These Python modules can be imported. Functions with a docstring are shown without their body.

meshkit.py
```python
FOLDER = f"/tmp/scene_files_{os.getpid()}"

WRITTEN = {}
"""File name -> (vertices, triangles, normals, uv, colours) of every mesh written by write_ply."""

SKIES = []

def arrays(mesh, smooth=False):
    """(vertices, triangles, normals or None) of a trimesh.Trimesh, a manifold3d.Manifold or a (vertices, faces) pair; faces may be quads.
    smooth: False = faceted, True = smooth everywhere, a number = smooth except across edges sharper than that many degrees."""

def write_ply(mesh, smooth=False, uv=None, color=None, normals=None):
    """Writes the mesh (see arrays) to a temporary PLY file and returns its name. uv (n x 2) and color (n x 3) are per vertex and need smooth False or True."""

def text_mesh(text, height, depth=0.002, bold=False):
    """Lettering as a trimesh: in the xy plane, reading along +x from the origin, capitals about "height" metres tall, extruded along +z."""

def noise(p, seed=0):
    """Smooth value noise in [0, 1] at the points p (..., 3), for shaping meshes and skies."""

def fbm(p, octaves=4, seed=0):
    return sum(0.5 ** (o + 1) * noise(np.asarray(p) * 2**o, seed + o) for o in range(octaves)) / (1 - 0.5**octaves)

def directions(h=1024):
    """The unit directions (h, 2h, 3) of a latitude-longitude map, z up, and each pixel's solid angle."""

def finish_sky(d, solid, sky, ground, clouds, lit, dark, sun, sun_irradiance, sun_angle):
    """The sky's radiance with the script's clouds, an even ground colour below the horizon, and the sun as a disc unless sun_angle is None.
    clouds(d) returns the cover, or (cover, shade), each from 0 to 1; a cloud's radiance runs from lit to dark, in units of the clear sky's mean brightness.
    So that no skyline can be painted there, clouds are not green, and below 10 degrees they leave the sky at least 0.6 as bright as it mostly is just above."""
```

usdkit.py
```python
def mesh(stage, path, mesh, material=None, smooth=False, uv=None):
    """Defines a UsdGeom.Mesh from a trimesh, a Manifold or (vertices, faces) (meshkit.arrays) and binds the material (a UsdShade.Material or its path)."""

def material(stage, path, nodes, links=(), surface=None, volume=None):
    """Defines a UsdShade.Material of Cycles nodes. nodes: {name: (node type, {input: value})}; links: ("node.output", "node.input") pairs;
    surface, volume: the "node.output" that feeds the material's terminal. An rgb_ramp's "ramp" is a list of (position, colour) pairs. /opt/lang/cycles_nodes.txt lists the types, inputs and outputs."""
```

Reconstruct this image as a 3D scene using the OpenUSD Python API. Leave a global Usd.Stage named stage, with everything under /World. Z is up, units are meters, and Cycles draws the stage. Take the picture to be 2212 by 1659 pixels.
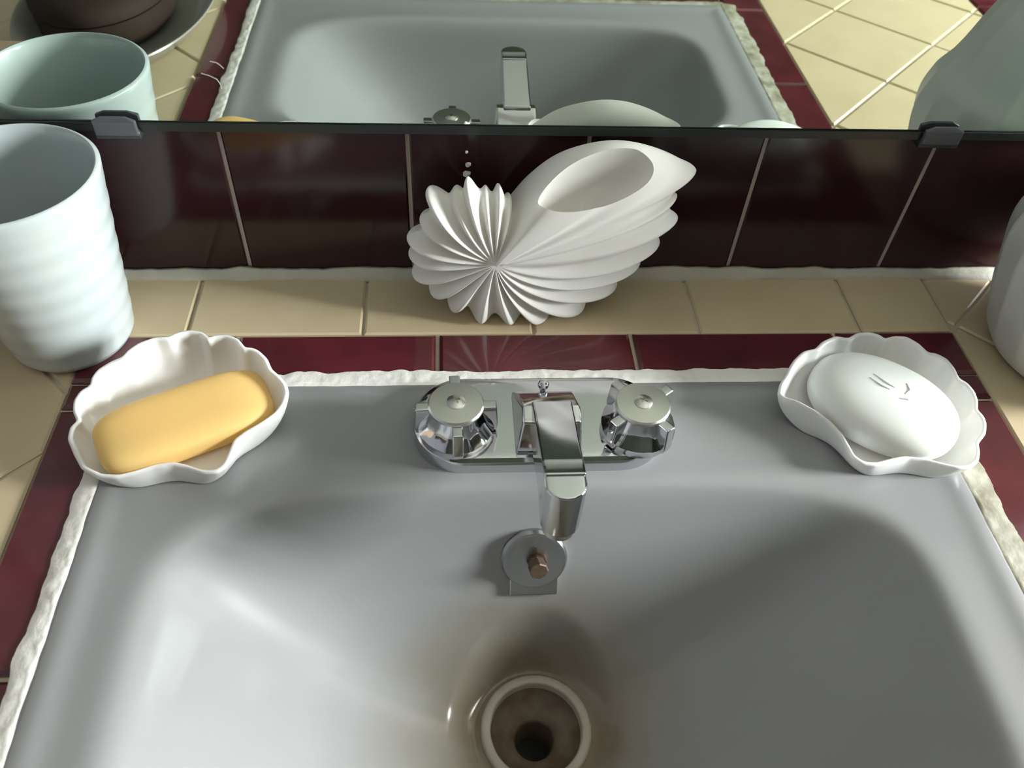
import math, numpy as np, trimesh, usdkit, meshkit
import manifold3d as m3
from shapely.geometry import Polygon, box as sbox
from shapely import affinity
from scipy.interpolate import PchipInterpolator
from pxr import Usd, UsdGeom, UsdLux, UsdShade, Gf, Sdf

stage = Usd.Stage.CreateInMemory()
UsdGeom.Xform.Define(stage, '/World')
CZ = 0.82                                   # height of the tiled counter above the floor; "counter frame" z=0 is its surface
rng = np.random.default_rng(7)

# ------------------------------------------------------------------ camera
cam_pos = np.array([-0.0406, -0.4430, 0.3758 + CZ])
yaw, pitch, roll, f_px = 0.1084, 0.8337, 0.0698, 1790.79
fw = np.array([math.sin(yaw) * math.cos(pitch), math.cos(yaw) * math.cos(pitch), -math.sin(pitch)])
rt = np.array([math.cos(yaw), -math.sin(yaw), 0.0])
up = np.cross(rt, fw)
rt, up = math.cos(roll) * rt + math.sin(roll) * up, -math.sin(roll) * rt + math.cos(roll) * up
cam = UsdGeom.Camera.Define(stage, '/World/camera')
M4 = np.eye(4)
M4[0, :3], M4[1, :3], M4[2, :3], M4[3, :3] = rt, up, -fw, cam_pos
cam.AddTransformOp().Set(Gf.Matrix4d(*M4.ravel().tolist()))
cam.CreateHorizontalApertureAttr(36.0)
cam.CreateVerticalApertureAttr(27.0)
cam.CreateFocalLengthAttr(f_px / 2212 * 36.0)
cam.CreateClippingRangeAttr(Gf.Vec2f(0.02, 50))
cam.CreateFStopAttr(11.0)
cam.CreateFocusDistanceAttr(0.50)
EXPOSURE = 0.32
cam.CreateExposureAttr(EXPOSURE)

# ------------------------------------------------------------------ light: daylight through the window on the right
dome = UsdLux.DomeLight.Define(stage, '/World/sky')
dome.CreateIntensityAttr(0.6)
dome.CreateColorAttr(Gf.Vec3f(0.80, 0.90, 1.0))
WIN = dict(x=1.50, y0=-0.60, y1=-0.21, z0=CZ + 0.22, z1=CZ + 0.74)
win_light = UsdLux.RectLight.Define(stage, '/World/window_daylight')
win_light.CreateWidthAttr(WIN['z1'] - WIN['z0'])
win_light.CreateHeightAttr(WIN['y1'] - WIN['y0'])
win_light.CreateIntensityAttr(142.0)
win_light.CreateColorAttr(Gf.Vec3f(0.97, 1.0, 0.98))
win_light.AddTranslateOp().Set(Gf.Vec3d(WIN['x'] + 0.11, (WIN['y0'] + WIN['y1']) / 2, (WIN['z0'] + WIN['z1']) / 2))
win_light.AddRotateYOp().Set(90.0)

# ------------------------------------------------------------------ materials
LK = '/World/Looks'


def mat(name, color, rough=0.4, metallic=0.0, spec=0.5, coat=0.0, vary=None, bump=None, sss=0.0, trans=0.0, **kw):
    """Principled with optional colour variation: vary=(color2, scale) and bump=(scale, strength, distance)."""
    p = {'base_color': color, 'roughness': rough, 'metallic': metallic, 'specular_ior_level': spec}
    if coat:
        p.update(coat_weight=coat, coat_roughness=0.06)
    if sss:
        p.update(subsurface_weight=sss, subsurface_scale=0.006, subsurface_radius=(1.0, 0.6, 0.35))
    if trans:
        p.update(transmission_weight=trans)
    p.update(kw)
    nodes, links = {'p': ('principled_bsdf', p)}, []
    if vary or bump:
        nodes['g'] = ('geometry', {})
    if vary:
        nodes['n'] = ('noise_texture', {'scale': vary[1], 'detail': 4.0})
        nodes['r'] = ('rgb_ramp', {'ramp': [(0.35, color), (0.70, vary[0])]})
        links += [('g.position', 'n.vector'), ('n.fac', 'r.fac'), ('r.color', 'p.base_color')]
    if bump:
        nodes['bn'] = ('noise_texture', {'scale': bump[0], 'detail': 3.0})
        nodes['b'] = ('bump', {'strength': bump[1], 'distance': bump[2]})
        links += [('g.position', 'bn.vector'), ('bn.fac', 'b.height'), ('b.normal', 'p.normal')]
    return usdkit.material(stage, f'{LK}/{name}', nodes, links, surface='p.BSDF')


M = dict(
    plaster=mat('plaster', (0.05, 0.065, 0.04), 0.8, vary=((0.04, 0.052, 0.034), 3.0)),
    ceiling=mat('ceiling_paint', (0.66, 0.64, 0.58), 0.9),
    left_paint=mat('left_paint', (0.24, 0.24, 0.27), 0.8),
    floor_tile=mat('floor_tile', (0.12, 0.11, 0.08), 0.4, vary=((0.10, 0.09, 0.07), 4.0)),
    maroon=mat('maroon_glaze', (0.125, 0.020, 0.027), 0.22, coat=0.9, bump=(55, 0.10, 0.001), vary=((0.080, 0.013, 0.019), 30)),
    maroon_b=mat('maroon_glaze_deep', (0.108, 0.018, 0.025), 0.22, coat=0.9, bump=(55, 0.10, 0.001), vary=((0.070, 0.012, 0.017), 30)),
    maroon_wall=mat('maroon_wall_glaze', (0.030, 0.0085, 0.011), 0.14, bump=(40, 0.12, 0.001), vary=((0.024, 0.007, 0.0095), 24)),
    beige=mat('beige_glaze', (0.60, 0.50, 0.33), 0.30, bump=(45, 0.10, 0.001), vary=((0.56, 0.46, 0.30), 22)),
    beige_b=mat('beige_glaze_warm', (0.57, 0.47, 0.30), 0.30, bump=(45, 0.10, 0.001), vary=((0.61, 0.51, 0.34), 18)),
    grout=mat('grout', (0.57, 0.51, 0.41), 0.9, vary=((0.46, 0.40, 0.30), 60)),
    wall_grout=mat('wall_grout', (0.50, 0.43, 0.40), 0.9),
    caulk=mat('caulk_white', (0.86, 0.85, 0.82), 0.45, vary=((0.76, 0.74, 0.69), 35), bump=(160, 0.35, 0.002)),
    old_filler=mat('old_filler', (0.56, 0.54, 0.47), 0.6, vary=((0.44, 0.42, 0.34), 30), bump=(150, 0.3, 0.002)),
    caulk_dirty=mat('caulk_stained', (0.42, 0.41, 0.34), 0.6, vary=((0.20, 0.185, 0.12), 70), bump=(140, 0.4, 0.002)),
    ceramic=mat('white_bisque', (0.80, 0.78, 0.74), 0.55, spec=0.35, sss=0.08),
    porcelain=mat('white_dish_glaze', (0.84, 0.84, 0.825), 0.28, sss=0.08),
    cup=mat('cup_glaze', (0.48, 0.54, 0.545), 0.25, coat=0.3),
    jar=mat('jar_glaze', (0.62, 0.64, 0.60), 0.4),
    soap_orange=mat('orange_soap', (0.89, 0.54, 0.19), 0.68, sss=0.25, vary=((0.84, 0.55, 0.20), 22)),
    soap_white=mat('white_soap', (0.80, 0.82, 0.78), 0.45, sss=0.2),
    chrome=mat('chrome', (0.66, 0.67, 0.70), 0.09, 1.0, bump=(70, 0.03, 0.0005)),
    chrome_dull=mat('chrome_dull', (0.68, 0.67, 0.64), 0.30, 1.0, bump=(300, 0.06, 0.0004)),
    plate=mat('worn_plate', (0.46, 0.46, 0.47), 0.22, 1.0, bump=(220, 0.08, 0.0005)),
    dark_hole=mat('dark_gap', (0.02, 0.018, 0.015), 0.7),
    rust=mat('rusty_brass', (0.17, 0.13, 0.095), 0.45, 0.7, vary=((0.16, 0.09, 0.06), 260), bump=(300, 0.3, 0.001)),
    drain_ring=mat('drain_ring_scale', (0.44, 0.41, 0.34), 0.5, vary=((0.38, 0.34, 0.27), 90)),
    drain_cup=mat('drain_rust', (0.16, 0.125, 0.085), 0.55, vary=((0.10, 0.065, 0.040), 90), bump=(180, 0.4, 0.001)),
    mirror=mat('mirror_silver', (0.68, 0.755, 0.695), 0.015, 1.0),
    mirror_edge=mat('mirror_edge', (0.014, 0.018, 0.017), 0.35),
    clip=mat('dark_plastic', (0.035, 0.038, 0.042), 0.28),
    clip_face=mat('clip_grey', (0.085, 0.085, 0.10), 0.25),
    brown=mat('brown_leather', (0.034, 0.021, 0.014), 0.75, spec=0.25, vary=((0.024, 0.014, 0.010), 30), bump=(220, 0.3, 0.001)),
    plastic_bag=mat('pale_plastic', (0.33, 0.31, 0.285), 0.25, coat=0.3),
    cardboard=mat('pink_card', (0.42, 0.30, 0.21), 0.7, vary=((0.38, 0.27, 0.19), 14)),
    wood=mat('cabinet_paint', (0.55, 0.52, 0.45), 0.5),
    frame=mat('window_paint', (0.75, 0.75, 0.72), 0.4),
    hair=mat('pale_hair', (0.75, 0.70, 0.66), 0.5),
)
DRAIN = np.array([0.0062, -0.2710, -0.118])
# enamel of the sink: pale grey glaze with a rust-brown water stain around the drain
M['enamel'] = usdkit.material(stage, LK + '/sink_enamel', {
    'g': ('geometry', {}),
    'd': ('vector_math', {'math_type': 'distance', 'vector2': tuple(DRAIN + [0, 0, CZ])}),
    'n': ('noise_texture', {'scale': 26.0, 'detail': 4.0}),
    'ns': ('math', {'math_type': 'multiply_add', 'value2': 0.05, 'value3': -0.025}),
    'a': ('math', {'math_type': 'add'}),
    'm': ('map_range', {'from_min': 0.030, 'from_max': 0.105, 'to_min': 0.0, 'to_max': 1.0, 'clamp': True}),
    'r': ('rgb_ramp', {'ramp': [(0.0, (0.16, 0.122, 0.075)), (0.25, (0.225, 0.20, 0.155)), (0.6, (0.26, 0.255, 0.232)), (1.0, (0.28, 0.285, 0.292))]}),
    'p': ('principled_bsdf', {'roughness': 0.20}),
}, [('g.position', 'd.vector1'), ('g.position', 'n.vector'), ('n.fac', 'ns.value1'), ('ns.value', 'a.value1'), ('d.value', 'a.value2'),
    ('a.value', 'm.value'), ('m.result', 'r.fac'), ('r.color', 'p.base_color')], surface='p.BSDF')

# ------------------------------------------------------------------ helpers
used = {}


def numbered(parent, name):
    k = (parent, name)
    used[k] = used.get(k, -1) + 1
    return name if used[k] == 0 else f'{name}_{used[k]:03d}'


ORIGIN = {}


def thing(name, label, cat, at=(0, 0, 0), group=None):
    path = '/World/' + numbered('/World', name)
    x = UsdGeom.Xform.Define(stage, path)
    x.AddTranslateOp().Set(Gf.Vec3d(float(at[0]), float(at[1]), float(at[2]) + CZ))
    p = x.GetPrim()
    p.SetCustomDataByKey('label', label)
    p.SetCustomDataByKey('category', cat)
    if group:
        p.SetCustomDataByKey('group', group)
    ORIGIN[path] = np.array(at, float)
    return path


def part(name, mesh, material, parent, smooth=35, label=None):
    """One Mesh under parent; vertices are given in the counter frame."""
    v, fc, n = meshkit.arrays(mesh, smooth)
    top = '/'.join(parent.split('/')[:3])
    path = parent + '/' + numbered(parent, name)
    v = v - ORIGIN[top]
    g = UsdGeom.Mesh.Define(stage, path)
    from pxr import Vt
    g.CreatePointsAttr(Vt.Vec3fArray.FromNumpy(v.astype(np.float32)))
    g.CreateFaceVertexCountsAttr(Vt.IntArray.FromNumpy(np.full(len(fc), 3, np.int32)))
    g.CreateFaceVertexIndicesAttr(Vt.IntArray.FromNumpy(fc.astype(np.int32).ravel()))
    g.CreateSubdivisionSchemeAttr('none')
    if n is not None:
        g.CreateNormalsAttr(Vt.Vec3fArray.FromNumpy(n.astype(np.float32)))
        g.SetNormalsInterpolation('vertex')
    UsdShade.MaterialBindingAPI.Apply(g.GetPrim()).Bind(material)
    if label:
        g.GetPrim().SetCustomDataByKey('label', label)
    return path


def structure(name, label, at=(0, 0, 0)):
    p = thing(name, label, name.split('_')[0], at)
    stage.GetPrimAtPath(p).SetCustomDataByKey('kind', 'structure')
    return p


def box(x0, x1, y0, y1, z0, z1):
    b = trimesh.creation.box([x1 - x0, y1 - y0, z1 - z0])
    b.apply_translation([(x0 + x1) / 2, (y0 + y1) / 2, (z0 + z1) / 2])
    return b


def cat(*ms):
    return trimesh.util.concatenate([tm(m) for m in ms])


def tm(m):
    if isinstance(m, trimesh.Trimesh):
        return m
    v, f_, _ = meshkit.arrays(m)
    return trimesh.Trimesh(v, f_, process=False)


def hull(pts, r=0.0, sub=1):
    """Convex hull of points, each a sphere of radius r."""
    pts = np.asarray(pts, float)
    if r:
        s = trimesh.creation.icosphere(sub, r).vertices
        pts = (pts[:, None, :] + s[None]).reshape(-1, 3)
    return tm(m3.Manifold.hull_points(pts))


def rbox(x0, x1, y0, y1, z0, z1, r=0.001, sub=1):
    return hull([(x, y, z) for x in (x0 + r, x1 - r) for y in (y0 + r, y1 - r) for z in (z0 + r, z1 - r)], r, sub)


def lathe(prof, n=64, center=(0, 0, 0), mod=None):
    """prof: closed or open list of (r, z). mod(theta, z, r) scales the radius."""
    prof = np.asarray(prof, float)
    t = np.linspace(0, 2 * np.pi, n, endpoint=False)
    R = prof[:, 0][:, None] * np.ones(n)
    Zv = prof[:, 1][:, None] * np.ones(n)
    if mod is not None:
        R = R * mod(t[None, :], Zv, R)
    v = np.stack([R * np.cos(t), R * np.sin(t), Zv], -1).reshape(-1, 3) + np.asarray(center)
    i, j = np.meshgrid(np.arange(len(prof) - 1), np.arange(n), indexing='ij')
    a, b = i * n + j, i * n + (j + 1) % n
    fq = np.stack([a, b, b + n, a + n], -1).reshape(-1, 4)
    m = trimesh.Trimesh(v, np.vstack([fq[:, [0, 1, 2]], fq[:, [0, 2, 3]]]), process=False)
    m.merge_vertices()
    m.update_faces(m.nondegenerate_faces())
    return m


def place(mesh, origin, ex, ey, ez):
    m = mesh.copy()
    T = np.eye(4)
    T[:3, 0], T[:3, 1], T[:3, 2], T[:3, 3] = ex, ey, ez, origin
    m.apply_transform(T)
    return m


def tile(poly, z0, z1, bevel=0.0012, axis='z'):
    """A bevelled convex tile: shapely polygon extruded from z0 to z1 (along +z, or for walls along -y from y=z0 to y=z1)."""
    inner = poly.buffer(-bevel, join_style=2)
    if poly.is_empty or inner.is_empty or inner.geom_type != 'Polygon' or poly.area < 1e-5:
        return None
    a = np.array(poly.exterior.coords)[:-1]
    b = np.array(inner.exterior.coords)[:-1]
    s = np.sign(z1 - z0)
    P = np.vstack([np.c_[a, np.full(len(a), z0)], np.c_[a, np.full(len(a), z1 - s * bevel * 0.8)], np.c_[b, np.full(len(b), z1)]])
    if axis == 'y':
        P = P[:, [0, 2, 1]]
    return hull(P)


def chain(points, radii, n=10):
    pts = np.asarray(points, float)
    from trimesh.creation import icosphere
    ms = []
    for k in range(len(pts) - 1):
        a = icosphere(1, radii[k]).vertices + pts[k]
        b = icosphere(1, radii[k + 1]).vertices + pts[k + 1]
        ms.append(m3.Manifold.hull_points(np.vstack([a, b])))
    return tm(m3.Manifold.batch_boolean(ms, m3.OpType.Add))


# ------------------------------------------------------------------ measured layout (counter frame, metres)
XL, XR = -0.2656, 0.2965            # outer edges of the maroon trim
YS = -0.0607                        # back edge of the maroon trim
CLO, CRO = -0.2390, 0.2657          # outer edges of the caulk
SX0, SX1, SY0, SY1 = -0.2330, 0.2535, -0.4460, -0.1020   # sink outline
YF = -0.4840                        # front edge of the front trim
CX0, CX1 = -0.62, 0.583             # counter ends
PITCH = 0.11
MIR_Y = -0.005                      # mirror face

# ================================================================== ROOM
RX0, RX1, RY0, RH = -1.00, 1.50, -1.90, 2.40
wb = structure('wall_back', 'wall of dark maroon glazed tiles behind the sink, below the mirror')
part('wall_body', box(RX0 - 0.1, RX1 + 0.1, 0.0012, 0.10, -CZ, RH - CZ), M['wall_grout'], wb, False)
W0 = -0.1755
for row in range(2):
    for k in range(-5, 8):
        x0 = W0 + k * PITCH
        if row and -0.37 < x0 < 0.29:
            continue
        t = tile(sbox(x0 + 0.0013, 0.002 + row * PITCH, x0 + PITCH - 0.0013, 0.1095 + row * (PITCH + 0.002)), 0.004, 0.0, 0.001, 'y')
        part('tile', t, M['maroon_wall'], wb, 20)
for px, pz, r in ((-0.0290, 0.0872, 0.0016), (-0.0298, 0.0806, 0.0021), (-0.0300, 0.0960, 0.0009)):
    b = trimesh.creation.icosphere(2, 1.0)
    b.apply_scale([r * 1.2, r * 0.5, r])
    b.vertices += (meshkit.noise(b.vertices * 900, 3)[:, None] - 0.5) * r * 0.5
    b.apply_translation([px, -0.0001, pz])
    part('plaster_speck', b, M['caulk'], wb, True, label='small white speck of filler stuck on the tile')
for nm, lab, b, mm in (
    ('wall_left', 'plain white wall on the left of the room', box(RX0 - 0.1, RX0, RY0, 0.0012, -CZ, RH - CZ), 'left_paint'),
    ('wall_front', 'plain green-grey wall behind the camera', box(RX0 - 0.1, RX1 + 0.1, RY0 - 0.1, RY0, -CZ, RH - CZ), 'plaster'),
    ('floor', 'beige floor of the room', box(RX0 - 0.1, RX1 + 0.1, RY0 - 0.1, 0.1, -CZ - 0.1, -CZ), 'floor_tile'),
    ('ceiling', 'white ceiling of the room', box(RX0 - 0.1, RX1 + 0.1, RY0 - 0.1, 0.1, RH - CZ, RH - CZ + 0.1), 'ceiling')):
    part('surface', b, M[mm], structure(nm, lab), False)
wr = structure('wall_right', 'green-grey wall on the right, with the window opening')
wy0, wy1, wz0, wz1 = WIN['y0'], WIN['y1'], WIN['z0'] - CZ, WIN['z1'] - CZ
part('surface', cat(box(RX1, RX1 + 0.1, RY0, wy0, -CZ, RH - CZ), box(RX1, RX1 + 0.1, wy1, 0.0012, -CZ, RH - CZ),
                    box(RX1, RX1 + 0.1, wy0, wy1, -CZ, wz0), box(RX1, RX1 + 0.1, wy0, wy1, wz1, RH - CZ)), M['plaster'], wr, False)
wn = structure('window_1', 'painted window frame in the right wall, letting daylight in', (RX1, (wy0 + wy1) / 2, wz0))
fr = 0.03
part('frame', cat(box(RX1 + 0.03, RX1 + 0.08, wy0, wy0 + fr, wz0, wz1), box(RX1 + 0.03, RX1 + 0.08, wy1 - fr, wy1, wz0, wz1),
                  box(RX1 + 0.03, RX1 + 0.08, wy0, wy1, wz0, wz0 + fr), box(RX1 + 0.03, RX1 + 0.08, wy0, wy1, wz1 - fr, wz1)), M['frame'], wn, False)
part('mullion', box(RX1 + 0.04, RX1 + 0.07, (wy0 + wy1) / 2 - 0.012, (wy0 + wy1) / 2 + 0.012, wz0 + fr, wz1 - fr), M['frame'], wn, False)
part('window_sill', rbox(RX1 - 0.03, RX1 + 0.03, wy0 - 0.03, wy1 + 0.03, wz0 - 0.025, wz0, 0.004), M['frame'], wn)

# ================================================================== COUNTER
ct = thing('tiled_counter', 'cream tiled counter with maroon edging around the grey sink', 'counter', (0, 0, -CZ))
outer = sbox(CX0, YF - 0.012, CX1, -0.0005)
hole = sbox(SX0 + 0.012, SY0 + 0.012, SX1 - 0.012, SY1 - 0.012)
bed = outer.difference(hole)
bm = trimesh.creation.extrude_polygon(bed, 0.034, engine='earcut')
bm.apply_translation([0, 0, -0.036])
part('grout_bed', bm, M['grout'], ct, False)
bz = -0.036
part('cabinet_panel', box(CX0, CX0 + 0.018, YF + 0.02, -0.002, -CZ, bz), M['wood'], ct, False)
part('cabinet_panel', box(CX1 - 0.018, CX1, YF + 0.02, -0.002, -CZ, bz), M['wood'], ct, False)
part('cabinet_panel', box(CX0 + 0.018, CX1 - 0.018, YF + 0.02, YF + 0.038, -CZ, bz), M['wood'], ct, False)
# narrow ledge of cream tiles behind the sink
G = 0.0009
L0 = -0.207
xs = [XL] + [L0 + PITCH * k for k in range(0, 5)] + [XR]
k = 0
for a, b in zip(xs[:-1], xs[1:]):
    if b - a < 0.01:
        continue
    t = tile(sbox(a + G, YS + 0.0012, b - G, -0.0035), -0.004, 0.0006 * rng.uniform(-1, 0.6), 0.0014)
    part('tile', t, M['beige' if k % 2 else 'beige_b'], ct, 20)
    k += 1
# cream tiles laid on the diagonal on both sides
ca, sa = math.cos(0.7926), math.sin(0.7926)
g0 = np.array([0.2991, -0.3663])
U, V = np.array([ca, -sa]) * PITCH, np.array([sa, ca]) * PITCH
left_zone = sbox(CX0 + 0.03, YF, XL - 0.0008, -0.0035)
right_zone = sbox(XR + 0.0008, YF, 0.5425, -0.0035)
for zone in (left_zone, right_zone):
    for i in range(-14, 14):
        for j in range(-14, 14):
            o = g0 + i * U + j * V
            e1, e2 = U / PITCH * G, V / PITCH * G
            q = Polygon([o + e1 + e2, o + U - e1 + e2, o + U + V - e1 - e2, o + V + e1 - e2]).intersection(zone)
            if q.is_empty or q.geom_type != 'Polygon' or q.area < 6e-5:
                continue
            t = tile(q, -0.004, 0.0005 * rng.uniform(-1, 0.8), 0.0014)
            if t is not None:
                part('tile', t, M['beige' if rng.random() < .5 else 'beige_b'], ct, 20)
# maroon edging
tz = 0.0012


def trim(poly):
    part('trim_tile', tile(poly, -0.004, tz + rng.uniform(-.0003, .0003), 0.0022), M['maroon' if rng.random() < .5 else 'maroon_b'], ct, 20)


g2 = 0.0013
yi = SY1 + 0.003
xb = [XL, -0.1747, -0.0492, 0.0763, 0.2135, XR]
for a, b in zip(xb[:-1], xb[1:]):
    trim(sbox(a + (g2 if a > XL else 0), yi, b - (g2 if b < XR else 0), YS))
for xo, xi in ((XL, SX0 - 0.001), (XR, SX1 + 0.001)):
    lo, hi = min(xo, xi), max(xo, xi)
    yb = [yi - 0.0005, -0.1204, -0.2792, -0.4380, YF]
    for a, b in zip(yb[:-1], yb[1:]):
        trim(sbox(lo, b + g2, hi, a - g2))
xf = SX0
for b in (-0.107, 0.020, 0.147, SX1):
    trim(sbox(xf + g2, YF, b - g2, SY0 - 0.001))
    xf = b
yy = -0.004
while yy > YF:
    trim(sbox(0.5440, max(yy - 0.152, YF) + g2, CX1, yy - g2))
    yy -= 0.152
# bead along the foot of the wall
n = 260
u = np.linspace(CX0, CX1 - 0.02, n)
nz = meshkit.fbm(np.c_[u * 55, u * 0, u * 0], 3, 5) - 0.5
P = []
for xx, q in zip(u, nz):
    w, h = 0.0072 + 0.003 * q, 0.0060 + 0.0045 * q
    P.append([(xx, -0.0002, h), (xx, -0.0022, h * 0.82), (xx, -0.0048, h * 0.40), (xx, -w, 0.0008), (xx, -w, -0.003), (xx, -0.0002, -0.003)])
P = np.array(P).reshape(-1, 3)
i, j = np.meshgrid(np.arange(n - 1), np.arange(6), indexing='ij')
q4 = np.stack([i * 6 + j, i * 6 + (j + 1) % 6, (i + 1) * 6 + (j + 1) % 6, (i + 1) * 6 + j], -1).reshape(-1, 4)
bead = trimesh.Trimesh(P, np.vstack([q4[:, [0, 2, 1]], q4[:, [0, 3, 2]]]), process=False)
part('filler_bead', bead, M['old_filler'], ct, True, label='white bead of filler where the counter meets the tiled wall')

# ================================================================== SINK
BX0, BX1, BY0, BY1, BR = -0.186, 0.203, -0.392, -0.186, 0.055


def bowl_rho(x, y):
    u_ = np.abs((x - (BX0 + BX1) / 2) / ((BX1 - BX0) / 2))
    v_ = np.abs((y - (BY0 + BY1) / 2) / ((BY1 - BY0) / 2))
    return (u_ ** 4.6 + v_ ** 4.6) ** (1 / 4.6)


def sink_z(x, y):
    x, y = np.asarray(x, float), np.asarray(y, float)
    d = 1 - bowl_rho(x, y)
    k = 0.040
    d = k * np.logaddexp(0, d / k)                       # soft lip
    z = -0.104 * (1 - (1 - np.clip(d, 0, 1)) ** 2.1)
    dd = np.hypot(x - DRAIN[0], y - DRAIN[1])
    z = z - 0.015 * np.exp(-(dd / 0.070) ** 2) * np.clip(d / 0.4, 0, 1)
    fl = np.clip((0.052 - dd) / 0.018, 0, 1)
    fl = fl * fl * (3 - 2 * fl)
    z = z * (1 - fl) - 0.1175 * fl                        # level seat of the drain
    rho = np.maximum(bowl_rho(x, y), 1e-6)
    ux = np.abs((x - (BX0 + BX1) / 2) / ((BX1 - BX0) / 2)) / rho
    uy = np.abs((y - (BY0 + BY1) / 2) / ((BY1 - BY0) / 2)) / rho
    grad = np.hypot(ux ** 3.6 / ((BX1 - BX0) / 2), uy ** 3.6 / ((BY1 - BY0) / 2))
    tt = (rho - 1) / np.maximum(grad, 1e-6)
    z = z + 0.0024 * np.exp(-((tt - 0.003) / np.where(tt > 0.003, 0.0135, 0.009)) ** 2)   # raised lip of the bowl
    e = np.minimum(np.minimum(x - SX0, SX1 - x), np.minimum(y - SY0, SY1 - y))
    z = z + 0.0026 + 0.0012 * np.exp(-((e - 0.010) / 0.007) ** 2) - 0.004 * np.clip(1 - e / 0.004, 0, 1) ** 2
    return z


sk = thing('sink', 'grey enamelled rectangular sink with a brown-stained drain', 'sink', (0.01, -0.28, -0.14))
nx, ny = 250, 190
gx, gy = np.linspace(SX0, SX1, nx), np.linspace(SY0, SY1, ny)
XX, YY = np.meshgrid(gx, gy, indexing='ij')
ZZ = sink_z(XX, YY)
top = np.stack([XX, YY, ZZ], -1).reshape(-1, 3)
EE = np.minimum(np.minimum(XX - SX0, SX1 - XX), np.minimum(YY - SY0, SY1 - YY))
bot = np.stack([XX, YY, np.where(EE < 0.0145, -0.0018, np.minimum(ZZ - 0.009, -0.004))], -1).reshape(-1, 3)
i, j = np.meshgrid(np.arange(nx - 1), np.arange(ny - 1), indexing='ij')
q4 = np.stack([i * ny + j, (i + 1) * ny + j, (i + 1) * ny + j + 1, i * ny + j + 1], -1).reshape(-1, 4)
cxy = top[q4].mean(1)
keep = np.hypot(cxy[:, 0] - DRAIN[0], cxy[:, 1] - DRAIN[1]) > 0.0292
q4 = q4[keep]
nv = len(top)
tri = np.vstack([q4[:, [0, 1, 2]], q4[:, [0, 2, 3]]])
tri2 = tri[:, ::-1] + nv
e = np.vstack([tri[:, [0, 1]], tri[:, [1, 2]], tri[:, [2, 0]]])
key = np.sort(e, 1)
_, inv, cnt = np.unique(key, axis=0, return_inverse=True, return_counts=True)
be = e[cnt[inv.ravel()] == 1]
side = np.vstack([np.c_[be[:, 1], be[:, 0], be[:, 0] + nv], np.c_[be[:, 1], be[:, 0] + nv, be[:, 1] + nv]])
basin = trimesh.Trimesh(np.vstack([top, bot]), np.vstack([tri, tri2, side]), process=False)
part('basin', basin, M['enamel'], sk, 40)

DZ = float(sink_z(DRAIN[0] + 0.030, DRAIN[1])) + 0.0005
dr = part('drain_flange', lathe([(0.0262, DZ - 0.006), (0.0264, DZ + 0.0008), (0.0276, DZ + 0.0022), (0.0308, DZ + 0.0022), (0.0324, DZ + 0.0006), (0.0326, DZ - 0.003), (0.0262, DZ - 0.006)], 72, (DRAIN[0], DRAIN[1], 0)), M['drain_ring'], sk, 50, label='pale scaled ring of the drain')
part('drain_cup', lathe([(0.0275, DZ - 0.002), (0.0255, DZ - 0.006), (0.0215, DZ - 0.011), (0.0165, DZ - 0.0145), (0.0125, DZ - 0.017), (0.0112, DZ - 0.020), (0.0110, DZ - 0.060), (0.0130, DZ - 0.060), (0.0140, DZ - 0.020), (0.0280, DZ - 0.010), (0.0275, DZ - 0.002)], 64, (DRAIN[0], DRAIN[1], 0)), M['drain_cup'], dr, 40, label='rust-brown cup of the drain')
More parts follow.
